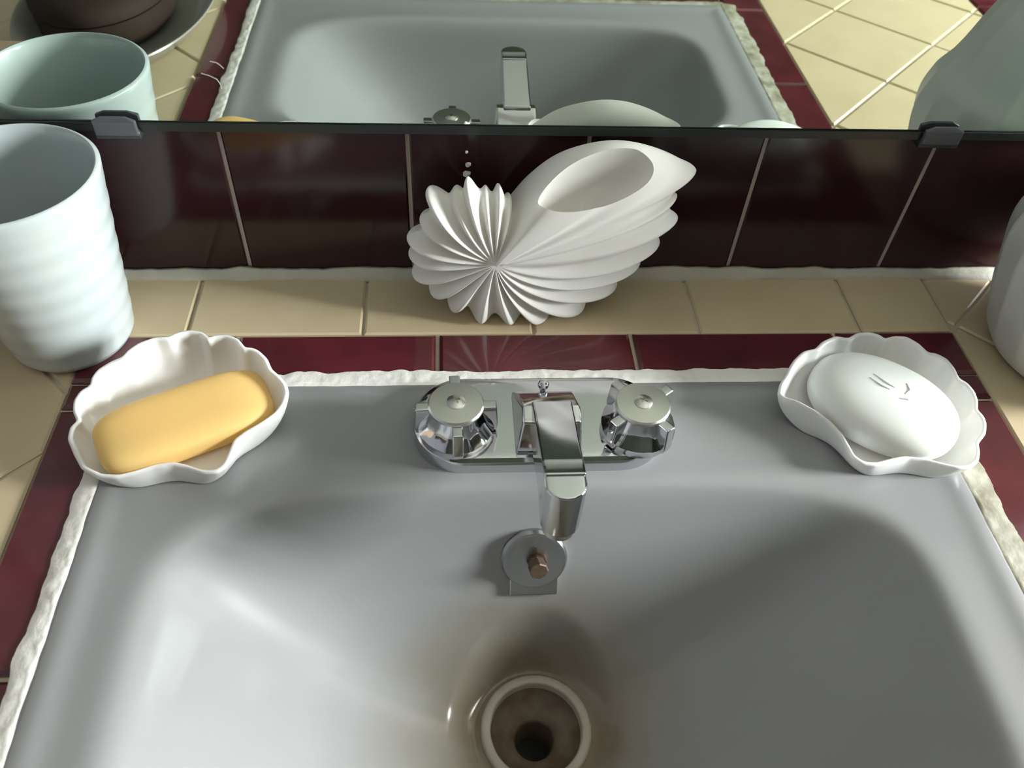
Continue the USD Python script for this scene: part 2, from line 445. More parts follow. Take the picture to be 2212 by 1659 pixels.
part('drain_pipe', lathe([(0.0, DZ - 0.050), (0.0112, DZ - 0.050), (0.0112, DZ - 0.055), (0.0, DZ - 0.055)], 32, (DRAIN[0], DRAIN[1], 0)), M['dark_hole'], dr, 40)

# overflow plate on the back slope of the bowl
ox, oy = 0.0045, -0.2040
oz = float(sink_z(ox, oy))
dzy = float(sink_z(ox, oy + .001) - sink_z(ox, oy - .001)) / .002
en = np.array([0, -dzy, 1.0]); en /= np.linalg.norm(en)
ex = np.array([1.0, 0, 0]); ey = np.cross(en, ex)           # ey: up the slope
o3 = np.array([ox, oy, oz]) + en * 0.0012
disc = lathe([(0, 0.0022), (0.010, 0.0022), (0.0155, 0.0034), (0.0175, 0.0032), (0.0187, 0.0012), (0.0187, -0.004), (0, -0.004)], 56)
tail = hull([(sx * 0.0128, y_, z_) for sx in (-1, 1) for y_ in (-0.0225, 0.0) for z_ in (-0.003, 0.0012)], 0.0008)
ring = tm(m3.Manifold.batch_boolean([m3.Manifold(m3.Mesh(np.asarray(m_.vertices, np.float32), np.asarray(m_.faces, np.uint32))) for m_ in (disc, tail)], m3.OpType.Add)) if disc.is_watertight else cat(disc, tail)
ov = part('overflow_plate', place(ring, o3, ex, ey, en), M['plate'], sk, 30, label='dull chrome keyhole-shaped overflow plate')
tilt = (en * 0.95 - ey * 0.10 + ex * 0.12); tilt /= np.linalg.norm(tilt)
t1 = np.cross(ey, tilt); t1 /= np.linalg.norm(t1)
t2 = np.cross(tilt, t1)
stub = lathe([(0, -0.003), (0.0048, -0.003), (0.0046, 0.004), (0.0054, 0.0045), (0.0054, 0.0090), (0.0048, 0.0098), (0.0, 0.0098)], 8)
part('screw', place(stub, o3 + ex * 0.001 - ey * 0.002, t1, t2, tilt), M['rust'], ov, 30, label='rusty brown bolt end')
hole_m = lathe([(0, 0.0016), (0.0036, 0.0016), (0.0046, 0.0022), (0.0052, 0.0018), (0.0052, -0.002), (0, -0.002)], 28)
part('screw_hole', place(hole_m, o3 - ey * 0.0135, ex, ey, en), M['rust'], ov, 40)


# caulk beads, one per side, ragged edges
def caulk_strip(p0, p1, out, w_in, w_out, seed, ragged=0.0025, step=0.0016, h=0.0007):
    p0, p1, out = np.array(p0, float), np.array(p1, float), np.array(out, float)
    L = np.linalg.norm(p1 - p0)
    n_ = int(L / step)
    s_ = np.linspace(0, 1, n_)
    vs = np.linspace(-1, 1, 11)
    base = p0 + (p1 - p0) * s_[:, None]
    a = meshkit.fbm(np.c_[s_ * L * 75, s_ * 0 + seed, s_ * 0], 4, seed) - 0.5
    lump = np.clip(meshkit.noise(np.c_[s_ * L * 62, s_ * 0 + 3.3, s_ * 0], seed + 9) - 0.70, 0, 1) * 3
    b = meshkit.fbm(np.c_[s_ * L * 60, s_ * 0 + seed + 4, s_ * 0], 3, seed + 1) - 0.5
    wo = w_out + ragged * 2 * a + 0.003 * lump
    wi = w_in + 0.0014 * b
    V_ = []
    for v_ in vs:
        w = np.where(v_ > 0, wo * v_, wi * v_)
        xy = base + out * w[:, None]
        hh = h * (1 - np.abs(v_) ** 2.6)
        hh = hh + 0.0009 * (meshkit.noise(np.c_[xy * 260, xy[:, 0] * 0 + seed], seed) - .5) * (1 - abs(v_))
        zz = 0.0024 + 0.0008 * (1 - v_) / 2 + hh
        V_.append(np.c_[xy, zz if np.ndim(zz) else np.full(n_, zz)])
    for v_, zb in ((1, -0.003), (-1, -0.003)):
        w = wo * 1.0 if v_ > 0 else -wi
        V_.append(np.c_[base + out * w[:, None], np.full(n_, zb)])
    V_ = np.stack(V_, 1)
    m_ = V_.shape[1]
    order = list(range(11)) + [11, 12]
    V_ = V_[:, order].reshape(-1, 3)
    i_, j_ = np.meshgrid(np.arange(n_ - 1), np.arange(m_), indexing='ij')
    q = np.stack([i_ * m_ + j_, (i_ + 1) * m_ + j_, (i_ + 1) * m_ + (j_ + 1) % m_, i_ * m_ + (j_ + 1) % m_], -1).reshape(-1, 4)
    f_ = np.vstack([q[:, [0, 1, 2]], q[:, [0, 2, 3]]])
    m_ = trimesh.Trimesh(V_, f_, process=False)
    trimesh.repair.fix_normals(m_)
    return m_


part('caulk', caulk_strip((SX0 + .001, SY1 - .001), (SX1 - .001, SY1 - .001), (0, 1), 0.0045, 0.0078, 11, 0.0022), M['caulk'], sk, 40, label='ragged white caulk along the back of the sink')
part('caulk', caulk_strip((SX0 + .001, SY0), (SX0 + .001, SY1), (-1, 0), 0.0030, 0.0068, 23, 0.0016), M['caulk'], sk, 40, label='white caulk along the left side of the sink')
part('caulk', caulk_strip((SX1 - .001, SY0), (SX1 - .001, SY1), (1, 0), 0.0035, 0.0120, 31, 0.0030), M['caulk_dirty'], sk, 40, label='stained caulk along the right side of the sink')
part('caulk', caulk_strip((SX0, SY0 + .001), (SX1, SY0 + .001), (0, -1), 0.0030, 0.0075, 43, 0.0025), M['caulk_dirty'], sk, 40, label='dirty caulk along the front of the sink')

# ================================================================== FAUCET
FZ = float(sink_z(-0.03, -0.14))
FX = 0.0092
fa = thing('faucet', 'chrome two-handle faucet with a blunt spout on the back of the sink', 'faucet', (FX, -0.1415, FZ))


def stadium(hx, hy, r, n_=14):
    P_ = []
    for sx, sy, a0 in ((1, 1, 0), (-1, 1, 90), (-1, -1, 180), (1, -1, 270)):
        for a in np.radians(np.linspace(a0, a0 + 90, n_)):
            P_.append((sx * (hx - r) + r * math.cos(a), sy * (hy - r) + r * math.sin(a)))
    return np.array(P_)


FY = -0.1415
rings = [(0, 0.0), (0, 0.0065), (0.0006, 0.0095), (0.0022, 0.0115), (0.0048, 0.0120)]
P3 = [np.c_[stadium(0.0715 - d_, 0.0315 - d_, 0.0285 - d_) + [FX, FY], np.full(56, FZ + z_)] for d_, z_ in rings]
part('base_plate', hull(np.vstack(P3)), M['chrome'], fa, 25)
TZ = FZ + 0.0120


def handle(cx_, cy_, rot):
    c_ = (cx_, cy_, 0)
    body = lathe([(0, TZ - .001), (0.0205, TZ - .001), (0.0205, TZ + 0.00222), (0.0212, TZ + 0.00444), (0.0172, TZ + 0.00962), (0.0156, TZ + 0.01480), (0.0146, TZ + 0.01924), (0, TZ + 0.01924)], 56, c_,
                 mod=lambda t, z, r: 1 - 0.05 * (np.cos(4 * (t - rot)) < -0.2) * np.clip((z - TZ) / .01, 0, 1))
    h_ = part('handle', body, M['chrome'], fa, 35)
    for q in range(4):
        a = rot + q * math.pi / 2
        d_, s_ = np.array([math.cos(a), math.sin(a), 0]), np.array([-math.sin(a), math.cos(a), 0])
        pts = []
        for w in (-0.0021, 0.0021):
            for r_, z_ in ((0.010, TZ + 0.00222), (0.0216, TZ + 0.00222), (0.0222, TZ + 0.00592), (0.0212, TZ + 0.01970), (0.010, TZ + 0.01970)):
                pts.append(np.array([cx_, cy_, z_]) + d_ * r_ + s_ * w)
        part('handle_vane', hull(pts, 0.0009), M['chrome'], h_, 30)
    part('handle_cap', lathe([(0, TZ + 0.01940), (0.0140, TZ + 0.01940), (0.0152, TZ + 0.02000), (0.0153, TZ + 0.02160), (0.0144, TZ + 0.02250), (0.006, TZ + 0.02310), (0, TZ + 0.02310)], 56, c_), M['chrome_dull'], h_, 30, label='flat round cap')
    sc = lathe([(0, TZ + 0.02280), (0.0051, TZ + 0.02280), (0.0051, TZ + 0.02350), (0.0036, TZ + 0.02440), (0.0018, TZ + 0.02480), (0, TZ + 0.02490)], 32, c_)
    s_ = m3.Manifold(m3.Mesh(np.asarray(sc.vertices, np.float32), np.asarray(sc.faces, np.uint32)))
    cross = None
    for a in (rot + .4, rot + .4 + math.pi / 2):
        d_, w_ = np.array([math.cos(a), math.sin(a)]), np.array([-math.sin(a), math.cos(a)])
        hp = [np.r_[np.array([cx_, cy_]) + d_ * u_ * .0022 + w_ * v_ * .0005, z_] for u_ in (-1, 1) for v_ in (-1, 1) for z_ in (TZ + 0.02350, TZ + 0.02720)]
        c2 = m3.Manifold.hull_points(np.array(hp))
        cross = c2 if cross is None else cross + c2
    s2 = s_ - cross
    part('screw', s2 if s2.num_tri() > 20 else sc, M['chrome_dull'], h_, 30)


handle(-0.0383, -0.1505, math.radians(92))
handle(0.0637, -0.1520, math.radians(36))
SXC = 0.0122
sp_parts = []
blk = hull([(SXC + sx * 0.0165, y_, TZ + .001) for sx in (-1, 1) for y_ in (-0.1260, -0.1670)] + [(SXC + sx * 0.0142, y_, z_) for sx in (-1, 1) for y_, z_ in ((-0.1395, FZ + .0265), (-0.1580, FZ + .0380), (-0.1660, FZ + .0360))], 0.0016)


def sect(y_, zt, zb, hw, inset=0.0):
    return [(SXC + .0004 + sx * (hw - inset * (z_ == zt)), y_, z_) for sx in (-1, 1) for z_ in (zt, zb)]


arm = hull(sect(-0.1570, FZ + .0405, FZ + .024, .0105, .0010) + sect(-0.2140, FZ + .0555, FZ + .036, .0096, .0008), 0.0013)
nose = hull(sect(-0.2060, FZ + .0545, FZ + .033, .0096, .0008)
            + [(SXC + .0004 + .0092 * math.cos(a) * .98, -0.2195 - .0075 * max(0, math.sin(a)), FZ + .0540) for a in np.linspace(0, math.pi, 9)]
            + [(SXC + .0004 + .0090 * math.cos(a), -0.2175 + .0090 * math.sin(a), FZ + .0215) for a in np.linspace(0, 2 * math.pi, 16)], 0.0012)
mani = [m3.Manifold(m3.Mesh(np.asarray(m_.vertices, np.float32), np.asarray(m_.faces, np.uint32))) for m_ in (blk, arm, nose)]
sp = part('spout', m3.Manifold.batch_boolean(mani, m3.OpType.Add), M['chrome'], fa, 28)
part('aerator', lathe([(0.0050, FZ + .0200), (0.0085, FZ + .0200), (0.0085, FZ + .0150), (0.0070, FZ + .0142), (0.0062, FZ + .0150), (0.0055, FZ + .0180), (0.0050, FZ + .0200)], 40, (SXC + .0004, -0.2175, 0)), M['chrome_dull'], sp, 30)
part('lift_rod', cat(lathe([(0, TZ - .001), (0.0016, TZ - .001), (0.0016, TZ + .006), (0, TZ + .006)], 16, (SXC, -0.1245, 0)),
                     lathe([(0, TZ + .0046), (0.0022, TZ + .0048), (0.0032, TZ + .0066), (0.0032, TZ + .0088), (0.0020, TZ + .0108), (0, TZ + .0112)], 24, (SXC, -0.1245, 0))), M['chrome'], fa, 40)

# ================================================================== MIRROR
mx0, mx1, mz0, mz1 = -0.455, 0.485, 0.1150, 0.86
mi = thing('wall_mirror', 'frameless wall mirror above the dark tiles, held by dark clips', 'mirror', ((mx0 + mx1) / 2, 0, mz0))
part('glass', box(mx0, mx1, MIR_Y, MIR_Y + 0.0035, mz0, mz1), M['mirror'], mi, False)
part('backing', box(mx0, mx1, MIR_Y + 0.0036, -0.0004, mz0, mz1), M['mirror_edge'], mi, False)
part('edge_channel', cat(box(mx0, mx1, MIR_Y - 0.0016, MIR_Y - 0.0003, mz0 - 0.0022, mz0 + 0.0016), box(mx0, mx1, MIR_Y - 0.0016, -0.0003, mz0 - 0.0034, mz0 - 0.0022)), M['mirror_edge'], mi, False, label='dark channel along the bottom edge')
for cxm in (-0.2290, 0.2590):
    hw = 0.0115
    clipb = hull([(cxm + sx * hw, y_, z_) for sx in (-1, 1) for y_ in (MIR_Y - .0032, -0.0022) for z_ in (mz0 - .0065, mz0 - .0038)] +
                 [(cxm + sx * (hw - .003), MIR_Y - .0032, mz0 + .0005) for sx in (-1, 1)], 0.0012)
    lip = hull([(cxm + sx * (hw - .0005), y_, z_) for sx in (-1, 1) for y_ in (MIR_Y - .0042, MIR_Y - .0032) for z_ in (mz0 - .004, mz0 + .0035)] + [(cxm + sx * (hw - .005), MIR_Y - .0032, mz0 + .0055) for sx in (-1, 1)], 0.0011)
    c_ = part('clip', clipb, M['clip'], mi, 40)
    part('clip_lip', lip, M['clip_face'], c_, 40)

# ================================================================== SHELL VASE
HUB = np.array([-0.0136, -0.0355, 0.0548])
# (angle in degrees seen from the front, radius) of the rib ends round the hub, and of the smooth lip of the mouth
CREST = [(17.2, .1143), (10.0, .1134), (-0.3, .1035), (-9.5, .0952), (-23.3, .0883), (-40.8, .0806), (-59.4, .0720), (-77.0, .0650), (-98.0, .0615), (-119.0, .0570),
         (-136.0, .0556), (-155.0, .0565), (-171.0, .0535), (175.9 - 360, .0535), (158.0 - 360, .0485), (137.0 - 360, .0551), (123.0 - 360, .0452), (111.3 - 360, .0475), (99.4 - 360, .0385), (87.0 - 360, .0395), (73.0 - 360, .0330)]
LIP = [(62.9, .0285), (58.8, .0476), (55.0, .0668), (49.2, .0822), (42.4, .0969), (33.5, .1113), (27.0, .1210), (22.0, .1282)]
ctrl = sorted([(a, r) for a, r in LIP] + [(a + (360 if a < -290 else 0), r) for a, r in CREST] + [(66.5, .0255)])
aa = np.array([c_[0] for c_ in ctrl]); rr = np.array([c_[1] for c_ in ctrl])
aa, rr = np.r_[aa - 360, aa, aa + 360], np.r_[rr, rr, rr]
o_ = np.argsort(aa); aa, rr = aa[o_], rr[o_]
NPH, NS = 900, 54
phi = np.linspace(-287.0, 73.0, NPH, endpoint=False)          # from rib to rib round to the lip
Rbase = PchipInterpolator(aa, rr)(phi)
ca_ = np.array([c_[0] for c_ in CREST])
uu = np.zeros(NPH); gap = np.full(NPH, 15.0)
scoop = np.zeros(NPH)
for a0, a1 in zip(ca_[:-1], ca_[1:]):
    k_ = (phi <= a0) & (phi > a1)
    w_ = (a0 - phi[k_]) / (a0 - a1)
    scoop[k_] = (0.5 - 0.5 * np.cos(2 * np.pi * w_)) ** 0.95 * np.clip((a0 - a1) / 14.0, 0.5, 1.25)
k_ = (phi > 63.0) & (phi < 73.0)
scoop[k_] = 0.5 * np.sin(np.pi * (phi[k_] - 63.0) / 10) ** .8
k_ = (phi > 17.2) & (phi < 22.5)
scoop[k_] = 0.7 * np.sin(np.pi * (phi[k_] - 17.2) / 5.3) ** .8
gsc = scoop.copy()                                               # two shallow extra flutes under the mouth, in depth only
for a0, a1, am in ((27.0, 17.2, 0.75), (36.0, 27.0, 0.28)):
    k_ = (phi <= a0) & (phi > a1)
    gsc[k_] = np.maximum(gsc[k_] * 0.3, am * (0.5 - 0.5 * np.cos(2 * np.pi * (a0 - phi[k_]) / (a0 - a1))))
sw_a = [-300, -262, -240, -225, -215, -185, -160, -100, -75, -45, -25, -8, 3, 12, 20, 30, 60, 73]
sw_d = [3, 2, 12, 17, 10, 4, 2, -3, -8, -30, -38, -36, -24, -8, 0, 0, 0, 3]
swirl = np.radians(np.interp(phi, sw_a, sw_d))
s_ = 1 - (1 - np.linspace(0, 1, NS)) ** 1.6
mouthw = np.clip(np.interp(phi, [10, 24, 58, 64], [0, 1, 1, 0]), 0, 1)
Rr_ = Rbase * (1 - 0.085 * scoop)
SS, PP = np.meshgrid(s_, np.arange(NPH))
ang = np.radians(phi)[:, None] + swirl[:, None] * (1 - SS) ** 1.2
rad = Rr_[:, None] * SS
pexp = np.interp(phi, [-180, -135, -100, -60, -30, 20, 60, 73], [4, 5, 9, 9, 5, 3.6, 3.6, 3.6])[:, None] + np.interp(phi, [-287, -190], [-0.4, 0])[:, None]
thick = (0.0215 + 0.0030 * mouthw)[:, None] * (1 - SS ** pexp) ** 0.55
groove = 0.0056 * (scoop[:, None] + (gsc - scoop)[:, None] * (1 - SS ** 3)) * np.clip((SS - 0.07) / 0.42, 0, 1) ** 0.9 * (0.35 + 0.65 * np.clip(thick / 0.016, 0, 1))
tk = np.maximum(thick - groove, 0.0003 * (SS < 1))
ymid = HUB[1] + (0.0075 * mouthw)[:, None] * SS ** 2


def vside(sgn):
    return np.stack([HUB[0] + rad * np.cos(ang), ymid + sgn * tk, HUB[2] + rad * np.sin(ang)], -1)


F_, B_ = vside(-1), vside(1)
fv = np.vstack([F_[0, 0][None], F_[:, 1:].reshape(-1, 3)])                    # front: hub + rings (last ring shared)
bv = np.vstack([B_[0, 0][None], B_[:, 1:-1].reshape(-1, 3)])
W_ = NS - 1
tri = []
jn = (np.arange(NPH) + 1) % NPH
ii = np.arange(NPH)
fi = lambda i_, k_: 1 + i_ * W_ + (k_ - 1)
nf = len(fv)
bi = lambda i_, k_: np.where(np.full_like(i_, k_) == NS - 1, fi(i_, NS - 1), nf + 1 + i_ * (W_ - 1) + (k_ - 1))
tri.append(np.c_[np.zeros(NPH, int), fi(ii, 1), fi(jn, 1)])
tri.append(np.c_[np.full(NPH, nf), bi(jn, 1), bi(ii, 1)])
for k_ in range(1, NS - 1):
    a, b, c_, d_ = fi(ii, k_), fi(jn, k_), fi(jn, k_ + 1), fi(ii, k_ + 1)
    tri += [np.c_[a, d_, c_], np.c_[a, c_, b]]
    a, b, c_, d_ = bi(ii, k_), bi(jn, k_), bi(jn, k_ + 1), bi(ii, k_ + 1)
    tri += [np.c_[a, c_, d_], np.c_[a, b, c_]]
vv = np.vstack([fv, bv])
zb = 0.0008
low = vv[:, 2] < zb + 0.004                                                     # flattened foot
vv[low, 2] = zb + 0.004 * np.exp((vv[low, 2] - zb - 0.004) / 0.004)
vv[:, 2] = np.maximum(vv[:, 2], zb)
shell = trimesh.Trimesh(vv, np.vstack(tri), process=False)
trimesh.repair.fix_normals(shell)
# the mouth: a scooped cavity open to the upper front
pf, pb = np.array([0.0449, -0.0580, 0.1034]), np.array([0.0500, -0.0295, 0.1116])
pl, pr_ = np.array([0.0085, -0.0450, 0.0890]), np.array([0.0810, -0.0450, 0.1230])
mc = (pf + pb + pl + pr_) / 4
e1, e2 = (pr_ - pl) / 2, (pb - pf) / 2
nn = np.cross(e1, e2); nn /= np.linalg.norm(nn)
if nn[2] < 0:
    nn = -nn
cav = []
for dep, sc1, sc2 in ((0.030, 1.0, 1.15), (0.010, 1.0, 1.05), (0.000, 1.0, 1.0), (-0.010, .93, .80), (-0.022, .76, .55), (-0.034, .48, .30)):
    t = np.linspace(0, 2 * np.pi, 56, endpoint=False)
    dir_in = np.array([0.16, -0.34 if dep > 0 else -0.16, 0.93])
    cav.append(mc + dir_in * dep + e1 * (np.cos(t) * sc1)[:, None] + e2 * (np.sin(t) * sc2)[:, None])
cv = m3.Manifold.hull_points(np.vstack(cav))
try:
    sm = m3.Manifold(m3.Mesh(np.asarray(shell.vertices, np.float32), np.asarray(shell.faces, np.uint32)))
    res = sm - cv
    shell2 = tm(res) if res.num_tri() > 1000 else shell
except Exception:
    shell2 = shell
va = thing('shell_vase', 'white ribbed seashell vase with an open mouth on the ledge behind the faucet', 'vase', (0.0, -0.036, 0))
part('body', shell2, M['ceramic'], va, 40)

# ================================================================== SOAP DISHES AND SOAPS
RIM_L = [(-0.2334, -0.1746, 0.0152), (-0.2398, -0.1654, 0.0152), (-0.2451, -0.1563, 0.0175), (-0.2452, -0.1499, 0.0194), (-0.2419, -0.1466, 0.0205), (-0.2451, -0.1411, 0.0224), (-0.2459, -0.1353, 0.0242), (-0.2435, -0.1296, 0.0261), (-0.2383, -0.1268, 0.0271), (-0.2386, -0.1224, 0.0286), (-0.2362, -0.1176, 0.0302), (-0.2295, -0.1129, 0.0319), (-0.2235, -0.1106, 0.0327), (-0.2216, -0.1066, 0.0342), (-0.2164, -0.1011, 0.0345), (-0.2086, -0.0967, 0.0345), (-0.2007, -0.0964, 0.0345), (-0.1966, -0.0927, 0.0345), (-0.19, -0.0909, 0.0345), (-0.1831, -0.0924, 0.0345), (-0.1781, -0.0974, 0.0345), (-0.1746, -0.0952, 0.0345), (-0.1684, -0.0949, 0.0345), (-0.1618, -0.0983, 0.0345), (-0.1566, -0.1054, 0.0345), (-0.153, -0.1051, 0.0345), (-0.149, -0.1069, 0.034), (-0.144, -0.1118, 0.0322), (-0.141, -0.1183, 0.03), (-0.1364, -0.1219, 0.0287), (-0.1322, -0.1267, 0.0271), (-0.1305, -0.132, 0.0253), (-0.1316, -0.1379, 0.0234), (-0.1347, -0.1433, 0.0216), (-0.1417, -0.1489, 0.0199), (-0.1499, -0.1539, 0.0182), (-0.1556, -0.1589, 0.0166), (-0.1575, -0.1672, 0.0152), (-0.1593, -0.1748, 0.0152), (-0.1634, -0.1789, 0.0152), (-0.1704, -0.179, 0.0152), (-0.1795, -0.1756, 0.0152), (-0.1878, -0.1736, 0.0152), (-0.1973, -0.1751, 0.0152), (-0.2059, -0.1785, 0.0152), (-0.2146, -0.1809, 0.0152), (-0.2242, -0.1799, 0.0152)]
RIM_R = [(0.1466, -0.1367, 0.0237), (0.1494, -0.1298, 0.0261), (0.1538, -0.1248, 0.0278), (0.1567, -0.1201, 0.0294), (0.1606, -0.1153, 0.031), (0.1672, -0.1099, 0.0329), (0.1746, -0.1089, 0.0333), (0.1804, -0.1035, 0.0345), (0.1895, -0.0993, 0.0345), (0.1969, -0.1013, 0.0345), (0.2035, -0.097, 0.0345), (0.212, -0.0959, 0.0345), (0.218, -0.0987, 0.0345), (0.2194, -0.1019, 0.0345), (0.2264, -0.0996, 0.0345), (0.2341, -0.1001, 0.0345), (0.24, -0.1056, 0.0345), (0.2436, -0.112, 0.0322), (0.249, -0.112, 0.0322), (0.255, -0.1153, 0.031), (0.2581, -0.1216, 0.0288), (0.2588, -0.1282, 0.0267), (0.2636, -0.1305, 0.0259), (0.2666, -0.1361, 0.0239), (0.2668, -0.1423, 0.0219), (0.2648, -0.1473, 0.0203), (0.2677, -0.1507, 0.0192), (0.2679, -0.1557, 0.0176), (0.2652, -0.1617, 0.0158), (0.2585, -0.1677, 0.0152), (0.2569, -0.1737, 0.0152), (0.2532, -0.1801, 0.0152), (0.2467, -0.1848, 0.0152), (0.2392, -0.185, 0.0152), (0.2308, -0.1825, 0.0152), (0.2216, -0.1791, 0.0152), (0.2132, -0.1777, 0.0152), (0.2026, -0.1797, 0.0152), (0.1925, -0.182, 0.0152), (0.1852, -0.1811, 0.0152), (0.181, -0.1766, 0.0152), (0.18, -0.1702, 0.0152), (0.1783, -0.1617, 0.0158), (0.1732, -0.1534, 0.0184), (0.1661, -0.1466, 0.0205), (0.1563, -0.1404, 0.0226), (0.1496, -0.1386, 0.0231)]


def resample(P_, n_):
    P_ = np.array(P_, float)
    Q = np.vstack([P_, P_[:1]])
    d_ = np.r_[0, np.cumsum(np.linalg.norm(np.diff(Q[:, :2], axis=0), axis=1))]
    t = np.linspace(0, d_[-1], n_, endpoint=False)
    R = np.stack([np.interp(t, d_, Q[:, k]) for k in range(Q.shape[1])], 1)
    for _ in range(5):
        R = 0.25 * np.roll(R, 1, 0) + 0.5 * R + 0.25 * np.roll(R, -1, 0)
    return R


def shell_dish(rim, foot_shift, zf=0.0032, zr=0.034):
    n_ = 420
    R = resample(rim, n_)
    zrim = R[:, 2].copy()
    for _ in range(150):
        zrim = 0.25 * np.roll(zrim, 1) + 0.5 * zrim + 0.25 * np.roll(zrim, -1)
    R = R[:, :2]
    c0 = R.mean(0)
    C = c0 + np.array(foot_shift)
    foot = C + (R - c0) * 0.76
    for _ in range(160):
        foot = 0.25 * np.roll(foot, 1, 0) + 0.5 * foot + 0.25 * np.roll(foot, -1, 0)
    smooth = R.copy()
    for _ in range(500):
        smooth = 0.25 * np.roll(smooth, 1, 0) + 0.5 * smooth + 0.25 * np.roll(smooth, -1, 0)
    nrm = (R - C) / np.linalg.norm(R - C, axis=1, keepdims=True)
    TH = 0.0030
    rows = []
    rows.append(np.c_[np.repeat(C[None], n_, 0), np.full(n_, zf)])
    rows.append(np.c_[C + (foot - C) * 0.97, np.full(n_, zf)])
    for q in np.linspace(0, 1, 16):
        g = math.sin(q * math.pi / 2) ** 0.70
        h_ = 1 - math.cos(q * math.pi / 2) ** 1.0
        mixp = foot + (smooth - foot) * g + (R - smooth) * q ** 1.3
        rows.append(np.c_[mixp, zf + (zrim - zf) * (0.45 * q + 0.55 * h_)])
    rows.append(np.c_[R - nrm * TH * 0.15, zrim + TH * 0.32])
    rows.append(np.c_[R - nrm * TH * 0.50, zrim + TH * 0.48])
    rows.append(np.c_[R - nrm * TH * 0.85, zrim + TH * 0.32])
    for q in np.linspace(1, 0, 16):
        g = math.sin(q * math.pi / 2) ** 0.70
        h_ = 1 - math.cos(q * math.pi / 2)
        mixp = foot + (smooth - foot) * g + (R - smooth) * q ** 1.3 - nrm * TH
        rows.append(np.c_[mixp, zf + TH + (zrim - zf - TH) * (0.45 * q + 0.55 * h_)])
    rows.append(np.c_[C + (foot - C) * 0.6, np.full(n_, zf + TH * 0.9)])
    rows.append(np.c_[np.repeat(C[None], n_, 0), np.full(n_, zf + TH * 0.8)])
    m_ = len(rows)
    V_ = np.vstack(rows)
    i_, j_ = np.meshgrid(np.arange(m_ - 1), np.arange(n_), indexing='ij')
    q4_ = np.stack([i_ * n_ + j_, i_ * n_ + (j_ + 1) % n_, (i_ + 1) * n_ + (j_ + 1) % n_, (i_ + 1) * n_ + j_], -1).reshape(-1, 4)
    d_ = trimesh.Trimesh(V_, np.vstack([q4_[:, [0, 1, 2]], q4_[:, [0, 2, 3]]]), process=False)
    d_.merge_vertices(); d_.update_faces(d_.nondegenerate_faces())
    trimesh.repair.fix_normals(d_)
    return d_


dl = thing('soap_dish', 'white scalloped shell soap dish holding the orange soap, left of the faucet', 'soap dish', (-0.186, -0.141, 0.003), 'shell soap dishes')
part('shell', shell_dish(RIM_L, (0.001, -0.0085)), M['porcelain'], dl, 50)
dr_ = thing('soap_dish', 'white scalloped shell soap dish holding the white soap, right of the faucet', 'soap dish', (0.2066, -0.146, 0.003), 'shell soap dishes')
part('shell', shell_dish(RIM_R, (-0.001, -0.0085)), M['porcelain'], dr_, 50)


def superell(a, b, c_, e1_, e2_, nu=90, nvv=48):
    u_ = np.linspace(-np.pi, np.pi, nu, endpoint=False)
    v_ = np.linspace(-np.pi / 2, np.pi / 2, nvv)
    f = lambda t, e_: np.sign(t) * np.abs(t) ** e_
    Vx = a * f(np.cos(v_), e1_)[:, None] * f(np.cos(u_), e2_)[None]
    Vy = b * f(np.cos(v_), e1_)[:, None] * f(np.sin(u_), e2_)[None]
    Vz = c_ * f(np.sin(v_), e1_)[:, None] * np.ones(nu)[None]
    V_ = np.stack([Vx, Vy, Vz], -1).reshape(-1, 3)
    i_, j_ = np.meshgrid(np.arange(nvv - 1), np.arange(nu), indexing='ij')
    q = np.stack([i_ * nu + j_, i_ * nu + (j_ + 1) % nu, (i_ + 1) * nu + (j_ + 1) % nu, (i_ + 1) * nu + j_], -1).reshape(-1, 4)
    m_ = trimesh.Trimesh(V_, np.vstack([q[:, [0, 1, 2]], q[:, [0, 2, 3]]]), process=False)
    m_.merge_vertices(); m_.update_faces(m_.nondegenerate_faces())
    return m_


def oriented(m_, c_, yaw_, roll_=0.0, pitch_=0.0):
    from trimesh.transformations import euler_matrix
    m_ = m_.copy()
    T = euler_matrix(roll_, pitch_, yaw_, 'sxyz')
    T[:3, 3] = c_
    m_.apply_transform(T)
    return m_


so = thing('soap_bar', 'worn orange bar of soap lying in the left shell dish', 'soap', (-0.185, -0.148, 0.012))
part('bar', oriented(superell(0.0465, 0.0212, 0.0095, 0.55, 0.50), (-0.1862, -0.1440, 0.0168), 0.455, 0.10, 0.0), M['soap_orange'], so, True)
sw = thing('soap_bar', 'oval white bar of soap with a small raised emblem in the right shell dish', 'soap', (0.206, -0.146, 0.012))
SWT = ((0.2100, -0.1405, 0.0190), -0.640, 0.08, 0.03)
part('bar', oriented(superell(0.0435, 0.0310, 0.0145, 0.80, 0.92), *SWT), M['soap_white'], sw, True)


def soap_top(x, y):
    k_ = (abs(x / 0.0435) ** (2 / .92) + abs(y / 0.0310) ** (2 / .92)) ** (.92 / .8)
    return 0.0145 * max(0, 1 - k_) ** (.8 / 2)


ems = []
for st in ([(-0.012, 0.006), (-0.004, 0.0035), (0.001, 0.003)], [(-0.013, 0.002), (-0.006, 0.0), (-0.001, 0.0)], [(0.006, 0.010), (0.009, 0.006), (0.0075, 0.002)], [(0.006, -0.003), (0.010, -0.001), (0.014, 0.003)]):
    pts = [(x_, y_, soap_top(x_, y_) - 0.0001) for x_, y_ in st]
    ems.append(chain(pts, [0.0004, 0.0008, 0.0004]))
part('emblem', oriented(cat(*ems), *SWT), M['soap_white'], sw, True, label='small raised bird-like emblem')

